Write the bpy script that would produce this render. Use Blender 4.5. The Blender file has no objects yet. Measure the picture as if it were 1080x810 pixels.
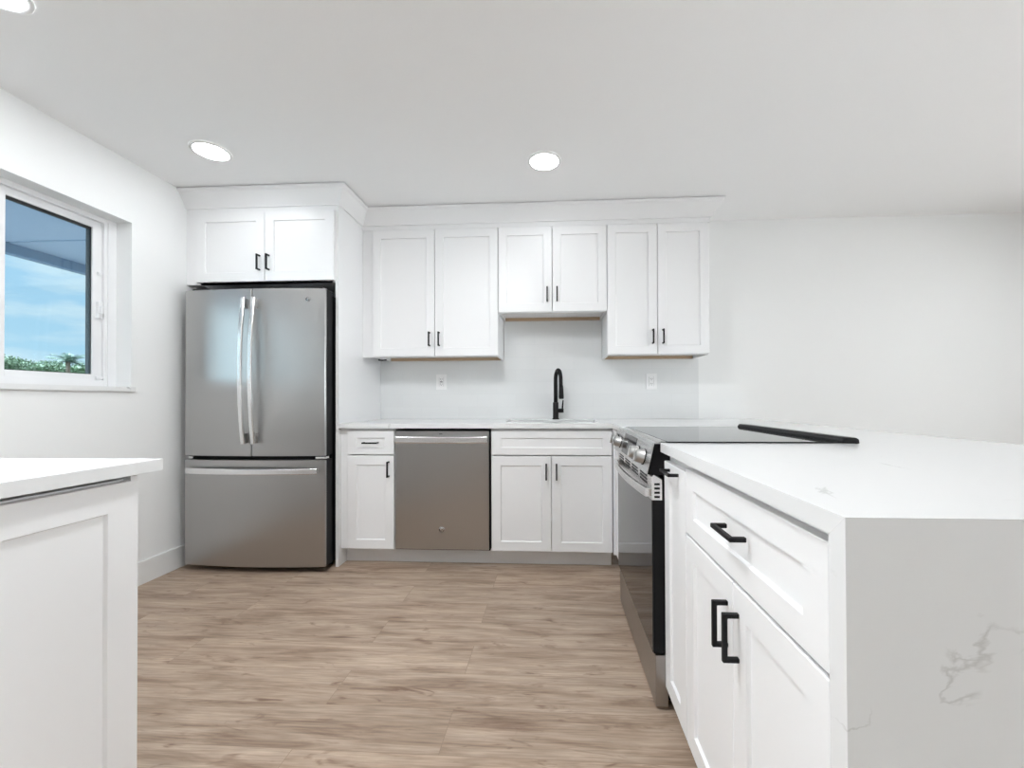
import bpy, bmesh, math, random
from mathutils import Matrix, Vector
random.seed(7)
sc = bpy.context.scene
COL = sc.collection

# ------------------------------------------------------------------ camera
W = 3.192            # back wall
XL = -2.402          # left wall
ZC = 2.429           # ceiling
F_PX, YAW, PITCH, ROLL, HC = 431.53, .0540, .0082, .0037, 1.0613
CX, CY = 561.07, 418.37
cd = bpy.data.cameras.new('camera'); cam = bpy.data.objects.new('camera', cd); COL.objects.link(cam)
cy_, sy_ = math.cos(YAW), math.sin(YAW)
r_ = Vector((cy_, sy_, 0)); d_ = Vector((-sy_, cy_, 0)); z_ = Vector((0, 0, 1))
fw = d_*math.cos(PITCH) + z_*math.sin(PITCH); up = -d_*math.sin(PITCH) + z_*math.cos(PITCH)
ax = r_*math.cos(ROLL) - up*math.sin(ROLL); ay = r_*math.sin(ROLL) + up*math.cos(ROLL)
M = Matrix.Identity(4)
for i in range(3):
    M[i][0] = ax[i]; M[i][1] = ay[i]; M[i][2] = -fw[i]
M[2][3] = HC
cam.matrix_world = M
cd.sensor_fit = 'HORIZONTAL'; cd.sensor_width = 36; cd.lens = F_PX/1080*36
cd.shift_x = -(CX-540)/1080; cd.shift_y = (CY-405)/1080
cd.clip_start = .02; cd.clip_end = 500
sc.camera = cam

# ------------------------------------------------------------------ light + exposure
sc.view_settings.view_transform = 'Standard'; sc.view_settings.look = 'None'
sc.view_settings.gamma = 1; sc.view_settings.use_curve_mapping = False
sc.view_settings.exposure = 0.12
LAMP = 33.0          # radiance of the kitchen downlights
LAMP_MID = 270.0     # stronger downlights, mostly unseen ones added to fill the room
SKY = .92
SUN = 24.0
SKY_FILL = 3.9          # extra sky brightness toward the unseen rear, added to fill the room

wd = bpy.data.worlds.new('sky'); sc.world = wd; wd.use_nodes = True
nt = wd.node_tree; nt.nodes.clear()
def N(nt, t, **k):
    n = nt.nodes.new(t)
    for a, b in k.items(): setattr(n, a, b)
    return n
def L(nt, a, b): nt.links.new(a, b)
tc = N(nt, 'ShaderNodeTexCoord'); sp = N(nt, 'ShaderNodeSeparateXYZ'); L(nt, tc.outputs['Generated'], sp.inputs[0])
gr = N(nt, 'ShaderNodeValToRGB'); L(nt, sp.outputs['Z'], gr.inputs[0])
gr.color_ramp.elements[0].position = 0; gr.color_ramp.elements[0].color = (.72, .89, .98, 1)
gr.color_ramp.elements[1].position = .6; gr.color_ramp.elements[1].color = (.30, .56, .88, 1)
mp = N(nt, 'ShaderNodeMapping'); mp.inputs['Scale'].default_value = (4, 4, 16); L(nt, tc.outputs['Generated'], mp.inputs[0])
nz = N(nt, 'ShaderNodeTexNoise'); nz.inputs['Scale'].default_value = 1.7; nz.inputs['Detail'].default_value = 7; nz.inputs['Roughness'].default_value = .55
L(nt, mp.outputs[0], nz.inputs['Vector'])
cr = N(nt, 'ShaderNodeValToRGB'); L(nt, nz.outputs['Fac'], cr.inputs[0])
cr.color_ramp.elements[0].position = .40; cr.color_ramp.elements[0].color = (0, 0, 0, 1)
cr.color_ramp.elements[1].position = .57; cr.color_ramp.elements[1].color = (.95, .95, .95, 1)
mx = N(nt, 'ShaderNodeMix', data_type='RGBA'); L(nt, cr.outputs[0], mx.inputs[0]); L(nt, gr.outputs[0], mx.inputs[6]); mx.inputs[7].default_value = (.92, .96, 1, 1)
bg = N(nt, 'ShaderNodeBackground'); L(nt, mx.outputs[2], bg.inputs[0]); 
dp = N(nt, 'ShaderNodeVectorMath', operation='DOT_PRODUCT'); L(nt, tc.outputs['Generated'], dp.inputs[0]); dp.inputs[1].default_value = Vector((.12, -1, .15)).normalized()
ml = N(nt, 'ShaderNodeMapRange', interpolation_type='SMOOTHSTEP'); L(nt, dp.outputs['Value'], ml.inputs[0]); ml.inputs[1].default_value = -.35; ml.inputs[2].default_value = .6
ml.inputs[3].default_value = SKY; ml.inputs[4].default_value = SKY*(1+SKY_FILL); L(nt, ml.outputs[0], bg.inputs[1])
hz = N(nt, 'ShaderNodeMapRange'); L(nt, dp.outputs['Value'], hz.inputs[0]); hz.inputs[1].default_value = -.45; hz.inputs[2].default_value = .2
hm = N(nt, 'ShaderNodeMix', data_type='RGBA'); L(nt, hz.outputs[0], hm.inputs[0]); L(nt, mx.outputs[2], hm.inputs[6]); hm.inputs[7].default_value = (.92, .97, 1, 1)
L(nt, hm.outputs[2], bg.inputs[0])
wo = N(nt, 'ShaderNodeOutputWorld'); L(nt, bg.outputs[0], wo.inputs[0])

sl = bpy.data.lights.new('sun', 'SUN'); sl.energy = SUN; sl.angle = .02; sl.color = (.97, .98, 1)
so = bpy.data.objects.new('sun', sl); COL.objects.link(so); so.rotation_euler = Vector((-.15, .4, .9)).to_track_quat('Z', 'Y').to_euler()   # falls on the outside only
# ------------------------------------------------------------------ materials
def lin(c):
    return tuple((x/255/12.92 if x/255 <= .04045 else ((x/255+.055)/1.055)**2.4) for x in c)
MATS = {}
def mat(name, col, rough=.5, metal=0, spec=.5, coat=0, bump=None, aniso=0):
    m = bpy.data.materials.new(name); m.use_nodes = True; t = m.node_tree
    b = t.nodes['Principled BSDF']
    b.inputs['Base Color'].default_value = (*col, 1); b.inputs['Roughness'].default_value = rough
    b.inputs['Metallic'].default_value = metal; b.inputs['Specular IOR Level'].default_value = spec
    b.inputs['Coat Weight'].default_value = coat
    b.inputs['Anisotropic'].default_value = aniso
    MATS[name] = m
    # subtle procedural variation on every material
    c = N(t, 'ShaderNodeTexCoord'); n = N(t, 'ShaderNodeTexNoise'); L(t, c.outputs['Object'], n.inputs['Vector'])
    sc_, amt, st = bump if bump else (60, .02, .0005)
    n.inputs['Scale'].default_value = sc_; n.inputs['Detail'].default_value = 3
    mr = N(t, 'ShaderNodeMapRange'); L(t, n.outputs['Fac'], mr.inputs[0])
    mr.inputs[3].default_value = max(0, rough-amt); mr.inputs[4].default_value = rough+amt
    L(t, mr.outputs[0], b.inputs['Roughness'])
    if st > 0:
        bp = N(t, 'ShaderNodeBump'); bp.inputs['Strength'].default_value = .25; bp.inputs['Distance'].default_value = st
        L(t, n.outputs['Fac'], bp.inputs['Height']); L(t, bp.outputs[0], b.inputs['Normal'])
    return m
mat('wall_paint', (.875, .88, .875), .75, bump=(220, .05, .0006))
mat('ceiling_paint', (.93, .93, .93), .85, bump=(150, .05, .001))
mat('trim_paint', (.83, .83, .82), .4)
mat('cabinet_white', (.87, .87, .875), .34, bump=(90, .03, .0001))
mat('cabinet_raw', (.50, .36, .24), .7)
mat('black_metal', (.008, .008, .009), .45, spec=.25)
mat('black_plastic', (.005, .005, .006), .4, spec=.2)
mat('black_glass', (.006, .007, .008), .03, spec=.6, bump=(5, .005, 0))
mat('dark_void', (.01, .01, .011), .8)
mat('white_plastic', (.90, .90, .90), .3)
mat('slot_dark', (.05, .05, .05), .6)
mat('vinyl', (.82, .82, .83), .35)
mat('gasket', (.01, .01, .012), .5)
mat('chrome', (.75, .75, .76), .12, metal=1, bump=(20, .01, 0))
mat('sink_steel', (.66, .67, .68), .28, metal=1)
mat('stucco', (.30, .33, .42), .9, bump=(60, .05, .004))
mat('fascia', (.17, .22, .30), .8)
mat('lawn', (.022, .030, .024), .9, bump=(8, .05, .02))
mat('bounce_patio', (.72, .72, .72), .85, bump=(30, .05, .002))
mat('bark', (.14, .10, .07), .9, bump=(20, .05, .02))

def steel(name, col, rough):
    m = bpy.data.materials.new(name); m.use_nodes = True; t = m.node_tree; b = t.nodes['Principled BSDF']
    b.inputs['Metallic'].default_value = 1; b.inputs['Base Color'].default_value = (*col, 1)
    c = N(t, 'ShaderNodeTexCoord'); mp = N(t, 'ShaderNodeMapping'); mp.inputs['Scale'].default_value = (1.5, 1.5, 400)
    L(t, c.outputs['Object'], mp.inputs[0]); n = N(t, 'ShaderNodeTexNoise'); n.inputs['Scale'].default_value = 3; n.inputs['Detail'].default_value = 2
    L(t, mp.outputs[0], n.inputs['Vector']); mr = N(t, 'ShaderNodeMapRange'); L(t, n.outputs['Fac'], mr.inputs[0])
    mr.inputs[3].default_value = rough-.03; mr.inputs[4].default_value = rough+.05; L(t, mr.outputs[0], b.inputs['Roughness'])
    b.inputs['Anisotropic'].default_value = .8
    tg = N(t, 'ShaderNodeTangent', direction_type='RADIAL', axis='Z'); L(t, tg.outputs[0], b.inputs['Tangent'])
    MATS[name] = m
steel('stainless', (.46, .455, .45), .30)
steel('stainless_bright', (.82, .82, .82), .24)

steel('stainless_face', (.60, .60, .60), .26)
def marble(name, base, vein, sc_, thr, rough, seed=0, spots=True):
    m = bpy.data.materials.new(name); m.use_nodes = True; t = m.node_tree; b = t.nodes['Principled BSDF']
    c = N(t, 'ShaderNodeTexCoord'); mp = N(t, 'ShaderNodeMapping'); mp.inputs['Location'].default_value = (seed, seed*.7, seed*1.3)
    mp.inputs['Rotation'].default_value = (.5, .7, .4); L(t, c.outputs['Object'], mp.inputs[0])
    n1 = N(t, 'ShaderNodeTexNoise'); n1.inputs['Scale'].default_value = sc_; n1.inputs['Detail'].default_value = 6; n1.inputs['Distortion'].default_value = .6
    L(t, mp.outputs[0], n1.inputs['Vector'])
    s = N(t, 'ShaderNodeMath', operation='SUBTRACT'); L(t, n1.outputs['Fac'], s.inputs[0]); s.inputs[1].default_value = .5
    a = N(t, 'ShaderNodeMath', operation='ABSOLUTE'); L(t, s.outputs[0], a.inputs[0])
    r1 = N(t, 'ShaderNodeMapRange'); L(t, a.outputs[0], r1.inputs[0]); r1.inputs[1].default_value = 0; r1.inputs[2].default_value = thr
    r1.inputs[3].default_value = 1; r1.inputs[4].default_value = 0
    n2 = N(t, 'ShaderNodeTexNoise'); n2.inputs['Scale'].default_value = sc_*1.6; L(t, mp.outputs[0], n2.inputs['Vector'])
    r2 = N(t, 'ShaderNodeMapRange'); L(t, n2.outputs['Fac'], r2.inputs[0]); r2.inputs[1].default_value = .58; r2.inputs[2].default_value = .68
    mu = N(t, 'ShaderNodeMath', operation='MULTIPLY'); L(t, r1.outputs[0], mu.inputs[0]); L(t, r2.outputs[0], mu.inputs[1])
    mx = N(t, 'ShaderNodeMix', data_type='RGBA'); L(t, mu.outputs[0], mx.inputs[0])
    mx.inputs[6].default_value = (*base, 1); mx.inputs[7].default_value = (*vein, 1); L(t, mx.outputs[2], b.inputs['Base Color'])
    b.inputs['Roughness'].default_value = rough; b.inputs['Specular IOR Level'].default_value = .5
    MATS[name] = m
marble('quartz', (.77, .775, .775), (.60, .60, .59), 4.5, .009, .2, 3.1)
marble('sill_marble', (.80, .80, .80), (.40, .41, .43), 9, .06, .25, 1.7)

def floor_mat():
    m = bpy.data.materials.new('vinyl_plank'); m.use_nodes = True; t = m.node_tree; b = t.nodes['Principled BSDF']
    c = N(t, 'ShaderNodeTexCoord'); mp = N(t, 'ShaderNodeMapping'); mp.inputs['Location'].default_value = (.35, .058, 0)
    L(t, c.outputs['Object'], mp.inputs[0])
    br = N(t, 'ShaderNodeTexBrick'); L(t, mp.outputs[0], br.inputs['Vector'])
    br.offset = .37; br.offset_frequency = 2; br.inputs['Scale'].default_value = 1
    br.inputs['Brick Width'].default_value = 1.22; br.inputs['Row Height'].default_value = .182
    br.inputs['Mortar Size'].default_value = .0012; br.inputs['Mortar Smooth'].default_value = .3; br.inputs['Bias'].default_value = 0
    br.inputs['Color1'].default_value = (0, 0, 0, 1); br.inputs['Color2'].default_value = (1, 1, 1, 1); br.inputs['Mortar'].default_value = (.5, .5, .5, 1)
    # per plank offset for the grain
    vm = N(t, 'ShaderNodeVectorMath', operation='SCALE'); L(t, br.outputs['Color'], vm.inputs[0]); vm.inputs['Scale'].default_value = 7
    va = N(t, 'ShaderNodeVectorMath', operation='ADD'); L(t, mp.outputs[0], va.inputs[0]); L(t, vm.outputs[0], va.inputs[1])
    m1 = N(t, 'ShaderNodeMapping'); m1.inputs['Scale'].default_value = (1.1, 9, 1); L(t, va.outputs[0], m1.inputs[0])
    n1 = N(t, 'ShaderNodeTexNoise'); n1.inputs['Scale'].default_value = 2.2; n1.inputs['Detail'].default_value = 8; n1.inputs['Roughness'].default_value = .62; n1.inputs['Distortion'].default_value = .5
    L(t, m1.outputs[0], n1.inputs['Vector'])
    m2 = N(t, 'ShaderNodeMapping'); m2.inputs['Scale'].default_value = (4, 90, 1); L(t, va.outputs[0], m2.inputs[0])
    n2 = N(t, 'ShaderNodeTexNoise'); n2.inputs['Scale'].default_value = 2; n2.inputs['Detail'].default_value = 4; L(t, m2.outputs[0], n2.inputs['Vector'])
    # knots
    m3 = N(t, 'ShaderNodeMapping'); m3.inputs['Scale'].default_value = (2.2, 9, 1); L(t, va.outputs[0], m3.inputs[0])
    n3 = N(t, 'ShaderNodeTexNoise'); n3.inputs['Scale'].default_value = 2.6; n3.inputs['Detail'].default_value = 3; n3.inputs['Distortion'].default_value = 1.5; L(t, m3.outputs[0], n3.inputs['Vector'])
    k = N(t, 'ShaderNodeMapRange'); L(t, n3.outputs['Fac'], k.inputs[0]); k.inputs[1].default_value = .60; k.inputs[2].default_value = .76
    r = N(t, 'ShaderNodeValToRGB'); L(t, n1.outputs['Fac'], r.inputs[0])
    e = r.color_ramp.elements
    e[0].position = .28; e[0].color = (.20, .128, .088, 1)
    e[1].position = .75; e[1].color = (.53, .42, .33, 1)
    x = r.color_ramp.elements.new(.5); x.color = (.40, .30, .225, 1)
    g = N(t, 'ShaderNodeMapRange'); L(t, n2.outputs['Fac'], g.inputs[0]); g.inputs[1].default_value = .25; g.inputs[2].default_value = .75; g.inputs[3].default_value = .74; g.inputs[4].default_value = 1.22
    h = N(t, 'ShaderNodeMix', data_type='RGBA', blend_type='MULTIPLY'); h.inputs[0].default_value = 1; L(t, r.outputs[0], h.inputs[6]); L(t, g.outputs[0], h.inputs[7])
    kn = N(t, 'ShaderNodeMix', data_type='RGBA'); L(t, k.outputs[0], kn.inputs[0]); L(t, h.outputs[2], kn.inputs[6]); kn.inputs[7].default_value = (.20, .125, .088, 1)
    pt = N(t, 'ShaderNodeMapRange'); L(t, br.outputs['Color'], pt.inputs[0]); pt.inputs[3].default_value = .93; pt.inputs[4].default_value = 1.07
    p = N(t, 'ShaderNodeMix', data_type='RGBA', blend_type='MULTIPLY'); p.inputs[0].default_value = 1; L(t, kn.outputs[2], p.inputs[6]); L(t, pt.outputs[0], p.inputs[7])
    mo = N(t, 'ShaderNodeMix', data_type='RGBA'); L(t, br.outputs['Fac'], mo.inputs[0]); L(t, p.outputs[2], mo.inputs[6]); mo.inputs[7].default_value = (.27, .195, .145, 1)
    L(t, mo.outputs[2], b.inputs['Base Color'])
    b.inputs['Roughness'].default_value = .42; b.inputs['Specular IOR Level'].default_value = .35
    bp = N(t, 'ShaderNodeBump'); bp.inputs['Strength'].default_value = .15; bp.inputs['Distance'].default_value = .001
    L(t, n2.outputs['Fac'], bp.inputs['Height']); L(t, bp.outputs[0], b.inputs['Normal'])
    MATS['floor'] = m
floor_mat()

def tile_mat():
    m = bpy.data.materials.new('gloss_tile'); m.use_nodes = True; t = m.node_tree; b = t.nodes['Principled BSDF']
    c = N(t, 'ShaderNodeTexCoord'); mp = N(t, 'ShaderNodeMapping'); mp.inputs['Rotation'].default_value = (math.pi/2, 0, 0)
    mp.inputs['Location'].default_value = (.1, -.914, 0)
    L(t, c.outputs['Object'], mp.inputs[0])
    sx = N(t, 'ShaderNodeSeparateXYZ'); L(t, c.outputs['Object'], sx.inputs[0])
    cx = N(t, 'ShaderNodeCombineXYZ'); L(t, sx.outputs['X'], cx.inputs['X'])
    zz = N(t, 'ShaderNodeMath', operation='SUBTRACT'); L(t, sx.outputs['Z'], zz.inputs[0]); zz.inputs[1].default_value = .914; L(t, zz.outputs[0], cx.inputs['Y'])
    br = N(t, 'ShaderNodeTexBrick'); L(t, cx.outputs[0], br.inputs['Vector']); br.offset = .5
    br.inputs['Scale'].default_value = 1; br.inputs['Brick Width'].default_value = .3; br.inputs['Row Height'].default_value = .0965
    br.inputs['Mortar Size'].default_value = .0014; br.inputs['Mortar Smooth'].default_value = .2
    br.inputs['Color1'].default_value = (.81, .82, .82, 1); br.inputs['Color2'].default_value = (.83, .84, .84, 1); br.inputs['Mortar'].default_value = (.79, .80, .80, 1)
    L(t, br.outputs['Color'], b.inputs['Base Color']); b.inputs['Roughness'].default_value = .12
    bp = N(t, 'ShaderNodeBump', invert=True); bp.inputs['Strength'].default_value = .2; bp.inputs['Distance'].default_value = .0006
    L(t, br.outputs['Fac'], bp.inputs['Height'])
    n = N(t, 'ShaderNodeTexNoise'); n.inputs['Scale'].default_value = 7; L(t, c.outputs['Object'], n.inputs['Vector'])
    b2 = N(t, 'ShaderNodeBump'); b2.inputs['Strength'].default_value = .2; b2.inputs['Distance'].default_value = .002
    L(t, n.outputs['Fac'], b2.inputs['Height']); L(t, bp.outputs[0], b2.inputs['Normal']); L(t, b2.outputs[0], b.inputs['Normal'])
    MATS['tile'] = m
tile_mat()

def emis(name, col, s):
    m = bpy.data.materials.new(name); m.use_nodes = True; t = m.node_tree; t.nodes.clear()
    e = N(t, 'ShaderNodeEmission'); e.inputs[0].default_value = (*col, 1); e.inputs[1].default_value = s
    o = N(t, 'ShaderNodeOutputMaterial'); L(t, e.outputs[0], o.inputs[0]); MATS[name] = m
emis('lamp_lens', (.935, .972, 1), LAMP)
emis('fill_lens_strong', (.935, .972, 1), LAMP_MID)  # for unseen downlights added as fill
emis('lamp_lens_medium', (.935, .972, 1), LAMP_MID*.29)

def glass_mat(nm, tint):
    m = bpy.data.materials.new(nm); m.use_nodes = True; t = m.node_tree; t.nodes.clear()
    a = N(t, 'ShaderNodeBsdfTransparent'); a.inputs[0].default_value = (*tint, 1)
    g = N(t, 'ShaderNodeBsdfGlossy'); g.inputs['Roughness'].default_value = .02
    f = N(t, 'ShaderNodeFresnel'); f.inputs[0].default_value = 1.3
    x = N(t, 'ShaderNodeMixShader'); L(t, f.outputs[0], x.inputs[0]); L(t, a.outputs[0], x.inputs[1]); L(t, g.outputs[0], x.inputs[2])
    o = N(t, 'ShaderNodeOutputMaterial'); L(t, x.outputs[0], o.inputs[0]); MATS[nm] = m
glass_mat('glass', (.80, .93, .98)); glass_mat('clear_glass', (.97, .975, .97))
def leaf_mat(name, a, bcol):
    m = bpy.data.materials.new(name); m.use_nodes = True; t = m.node_tree; b = t.nodes['Principled BSDF']
    c = N(t, 'ShaderNodeTexCoord'); n = N(t, 'ShaderNodeTexNoise'); n.inputs['Scale'].default_value = 3; L(t, c.outputs['Object'], n.inputs['Vector'])
    x = N(t, 'ShaderNodeMix', data_type='RGBA'); L(t, n.outputs['Fac'], x.inputs[0]); x.inputs[6].default_value = (*a, 1); x.inputs[7].default_value = (*bcol, 1)
    L(t, x.outputs[2], b.inputs['Base Color']); b.inputs['Roughness'].default_value = .6; MATS[name] = m
leaf_mat('leaf_green', (.03, .07, .03), (.10, .15, .06))
leaf_mat('leaf_palm', (.04, .08, .045), (.08, .13, .08))

# ------------------------------------------------------------------ mesh helpers
def bx(bm, x0, x1, y0, y1, z0, z1, bev=0, mi=0):
    r = bmesh.ops.create_cube(bm, size=1)
    vs = r['verts']
    for v in vs:
        v.co = Vector(((x0+x1)/2 + v.co.x*(x1-x0), (y0+y1)/2 + v.co.y*(y1-y0), (z0+z1)/2 + v.co.z*(z1-z0)))
    fs = set(f for v in vs for f in v.link_faces)
    for f in fs: f.material_index = mi
    if bev > 0:
        es = list(set(e for v in vs for e in v.link_edges))
        bmesh.ops.bevel(bm, geom=es, offset=bev, segments=2, profile=.7, affect='EDGES')
    return vs
def tube(bm, pts, rad, seg=12, cap=True, squash=None):
    """round tube through points; rad may be a list; squash=(a,b) gives an elliptic section"""
    n = len(pts); pts = [Vector(p) for p in pts]
    rs = rad if isinstance(rad, (list, tuple)) else [rad]*n
    rings = []; up0 = None
    for i, p in enumerate(pts):
        t = (pts[min(i+1, n-1)]-pts[max(i-1, 0)]).normalized()
        if up0 is None:
            a = Vector((0, 0, 1)) if abs(t.z) < .9 else Vector((0, 1, 0))
            u = t.cross(a).normalized()
        else:
            u = (up0 - t*up0.dot(t)).normalized()
        up0 = u; v = t.cross(u)
        sa, sb = squash if squash else (1, 1)
        rings.append([bm.verts.new(p + (u*math.cos(2*math.pi*k/seg)*sa + v*math.sin(2*math.pi*k/seg)*sb)*rs[i]) for k in range(seg)])
    for i in range(n-1):
        for k in range(seg):
            f = bm.faces.new((rings[i][k], rings[i][(k+1) % seg], rings[i+1][(k+1) % seg], rings[i+1][k])); f.smooth = True
    if cap:
        bm.faces.new(rings[0][::-1]); bm.faces.new(rings[-1])
def prism(bm, poly, axis, a, b, mi=0):
    """extrude a 2-D polygon along an axis. axis 'x': poly=(y,z); 'y': poly=(x,z); 'z': poly=(x,y)"""
    def P(p, t):
        return {'x': (t, p[0], p[1]), 'y': (p[0], t, p[1]), 'z': (p[0], p[1], t)}[axis]
    A = [bm.verts.new(P(p, a)) for p in poly]; B = [bm.verts.new(P(p, b)) for p in poly]
    fs = [bm.faces.new(A), bm.faces.new(B[::-1])]
    n = len(poly)
    for i in range(n): fs.append(bm.faces.new((A[i], B[i], B[(i+1) % n], A[(i+1) % n])))
    for f in fs: f.material_index = mi
    return fs
def lathe(bm, prof, c, axis='z', seg=32):
    """revolve (r, t) profile about an axis through c"""
    rings = []
    for r, t in prof:
        ring = []
        for k in range(seg):
            a = 2*math.pi*k/seg; u, v = r*math.cos(a), r*math.sin(a)
            o = {'z': (u, v, t), 'y': (u, t, v), 'x': (t, u, v)}[axis]
            ring.append(bm.verts.new(Vector(c)+Vector(o)))
        rings.append(ring)
    for i in range(len(rings)-1):
        for k in range(seg):
            f = bm.faces.new((rings[i][k], rings[i][(k+1) % seg], rings[i+1][(k+1) % seg], rings[i+1][k])); f.smooth = True
    bm.faces.new(rings[0][::-1]); bm.faces.new(rings[-1])
def slab(bm, xs, ys, z0, z1, keep, plane='xy'):
    """grid-cell slab with cut-outs"""
    vt, vb = {}, {}
    def co(i, j, z):
        a, b = xs[i], ys[j]
        return {'xy': (a, b, z), 'yz': (z, a, b), 'xz': (a, z, b)}[plane]
    def V(d, i, j, z):
        if (i, j) not in d: d[(i, j)] = bm.verts.new(co(i, j, z))
        return d[(i, j)]
    nx, ny = len(xs)-1, len(ys)-1
    K = lambda i, j: 0 <= i < nx and 0 <= j < ny and keep((xs[i]+xs[i+1])/2, (ys[j]+ys[j+1])/2)
    for i in range(nx):
        for j in range(ny):
            if not K(i, j): continue
            bm.faces.new([V(vt, *q, z1) for q in ((i, j), (i+1, j), (i+1, j+1), (i, j+1))])
            bm.faces.new([V(vb, *q, z0) for q in ((i, j+1), (i+1, j+1), (i+1, j), (i, j))])
            for (di, dj, p, q) in ((-1, 0, (i, j+1), (i, j)), (1, 0, (i+1, j), (i+1, j+1)), (0, -1, (i, j), (i+1, j)), (0, 1, (i+1, j+1), (i, j+1))):
                if not K(i+di, j+dj):
                    bm.faces.new((V(vb, *p, z0), V(vb, *q, z0), V(vt, *q, z1), V(vt, *p, z1)))
def obj(name, bm, m, parent=None, xf=None):
    if xf is not None: bmesh.ops.transform(bm, matrix=xf, verts=bm.verts)
    bmesh.ops.recalc_face_normals(bm, faces=bm.faces)
    me = bpy.data.meshes.new(name); bm.to_mesh(me); bm.free()
    for k in (m if isinstance(m, (list, tuple)) else [m]): me.materials.append(MATS[k])
    o = bpy.data.objects.new(name, me); COL.objects.link(o)
    if parent is not None:
        o.parent = parent
        bpy.context.view_layer.update()
        o.matrix_parent_inverse = parent.matrix_world.inverted()
    return o
def B(): return bmesh.new()
def thing(name, label, cat, loc=(0, 0, 0), group=None):
    o = bpy.data.objects.new(name, None); COL.objects.link(o); o.location = loc; o.empty_display_size = .1
    o['label'] = label; o['category'] = cat
    if group: o['group'] = group
    bpy.context.view_layer.update()
    return o
def struct(name, bm, m, label=None):
    o = obj(name, bm, m); o['kind'] = 'structure'
    if label: o['label'] = label
    return o
def box_obj(name, m, parent, *a, bev=0):
    bm = B(); bx(bm, *a, bev=bev); return obj(name, bm, m, parent)

# local frames:  x right, y into the cabinet, z up.  FRONT(Y): faces the camera; SIDE(X): faces -X; RSIDE(X): faces +X
def F_FRONT(x, y, z): return Matrix.Translation((x, y, z))
def F_LEFT(x, y, z): return Matrix.Translation((x, y, z)) @ Matrix.Rotation(-math.pi/2, 4, 'Z')    # local x -> -Y, local y -> +X
def F_RIGHT(x, y, z): return Matrix.Translation((x, y, z)) @ Matrix.Rotation(math.pi/2, 4, 'Z')    # local x -> +Y, local y -> -X
def shaker_bm(w, h, t=.02, st=.058, rail=None, dep=.0075):
    rail = rail or st
    bm = B(); e = .0018
    def loop(ix, iz, y): return [bm.verts.new(p) for p in ((ix, y, iz), (w-ix, y, iz), (w-ix, y, h-iz), (ix, y, h-iz))]
    Ls = [loop(0, 0, t), loop(0, 0, e), loop(e, e, 0), loop(st, rail, 0), loop(st+.004, rail+.004, dep)]
    for a, b in zip(Ls[:-1], Ls[1:]):
        for k in range(4): bm.faces.new((a[k], a[(k+1) % 4], b[(k+1) % 4], b[k]))
    bm.faces.new(Ls[0][::-1]); bm.faces.new(Ls[-1])
    return bm
def pull_bm(length, horiz, t=.0095, proj=.033):
    bm = B(); h = length/2
    # square-section bar with two square posts, joined as one U
    pts = [(-h, 0), (-h, -proj), (h, -proj), (h, 0), (h-t, 0), (h-t, -proj+t), (-h+t, -proj+t), (-h+t, 0)]
    if horiz: fs = prism(bm, pts, 'z', -t/2, t/2)
    else: fs = prism(bm, [(p[1], p[0]) for p in pts], 'x', -t/2, t/2)
    bmesh.ops.recalc_face_normals(bm, faces=bm.faces)
    bmesh.ops.bevel(bm, geom=list(bm.edges), offset=.001, segments=2, affect='EDGES')
    return bm
def door(parent, frame, w, h, name='door', pull=None, st=.058, rail=None, plen=.1):
    """frame: matrix at the lower left front corner. pull = (x, z, horizontal)"""
    d = obj(name, shaker_bm(w, h, st=st, rail=rail), 'cabinet_white', parent, frame)
    if pull:
        p = obj('handle', pull_bm(plen, pull[2]), 'black_metal', d, frame @ Matrix.Translation((pull[0], 0, pull[1])))
        p['label'] = 'matte black bar pull'
    return d

# ------------------------------------------------------------------ room shell
XR_ROOM, YREAR = 4.6, -3.6
bm = B(); bx(bm, XL-.25, XR_ROOM+.2, YREAR-.2, W+.2, -.12, 0); struct('floor', bm, 'floor')
bm = B(); bx(bm, XL-.25, XR_ROOM+.2, YREAR-.2, W+.2, ZC, ZC+.12); struct('ceiling', bm, 'ceiling_paint')
bm = B(); bx(bm, XL-.25, XR_ROOM+.2, W, W+.2, 0, ZC); struct('wall_back', bm, 'wall_paint')
bm = B(); slab(bm, [YREAR, -2.9, 2.3, W], [0, 2.15, ZC], XR_ROOM, XR_ROOM+.2, lambda y, z: not (-2.9 < y < 2.3 and z < 2.15), 'yz'); struct('wall_right', bm, 'wall_paint')
# unseen sliding glass doors behind the camera, added to let in daylight
def slider(name, label, X0, ys, zt):
    bm = B(); X1 = X0+.05
    bx(bm, X0, X1, ys[0], ys[-1]+.06, 0, .04); bx(bm, X0, X1, ys[0], ys[-1]+.06, zt-.05, zt)
    for y in ys: bx(bm, X0, X1, y, y+.06, .04, zt-.05)
    d = struct(name, bm, 'vinyl', label)
    for a, b in zip(ys[:-1], ys[1:]): box_obj('glass_pane', 'clear_glass', d, X0+.02, X0+.026, a+.06, b, .04, zt-.05)
slider('added_door_2', 'unseen white framed sliding glass doors added behind the camera for daylight', XL-.13, (-3.3, -2.03, -.76), 2.12)
bm = B(); bx(bm, XL-8, XL-.201, -9, -.5, -1, -.02); struct('bounce_terrace', bm, 'bounce_patio')  # sunlit paving out of view, added to bounce light indoors
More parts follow.
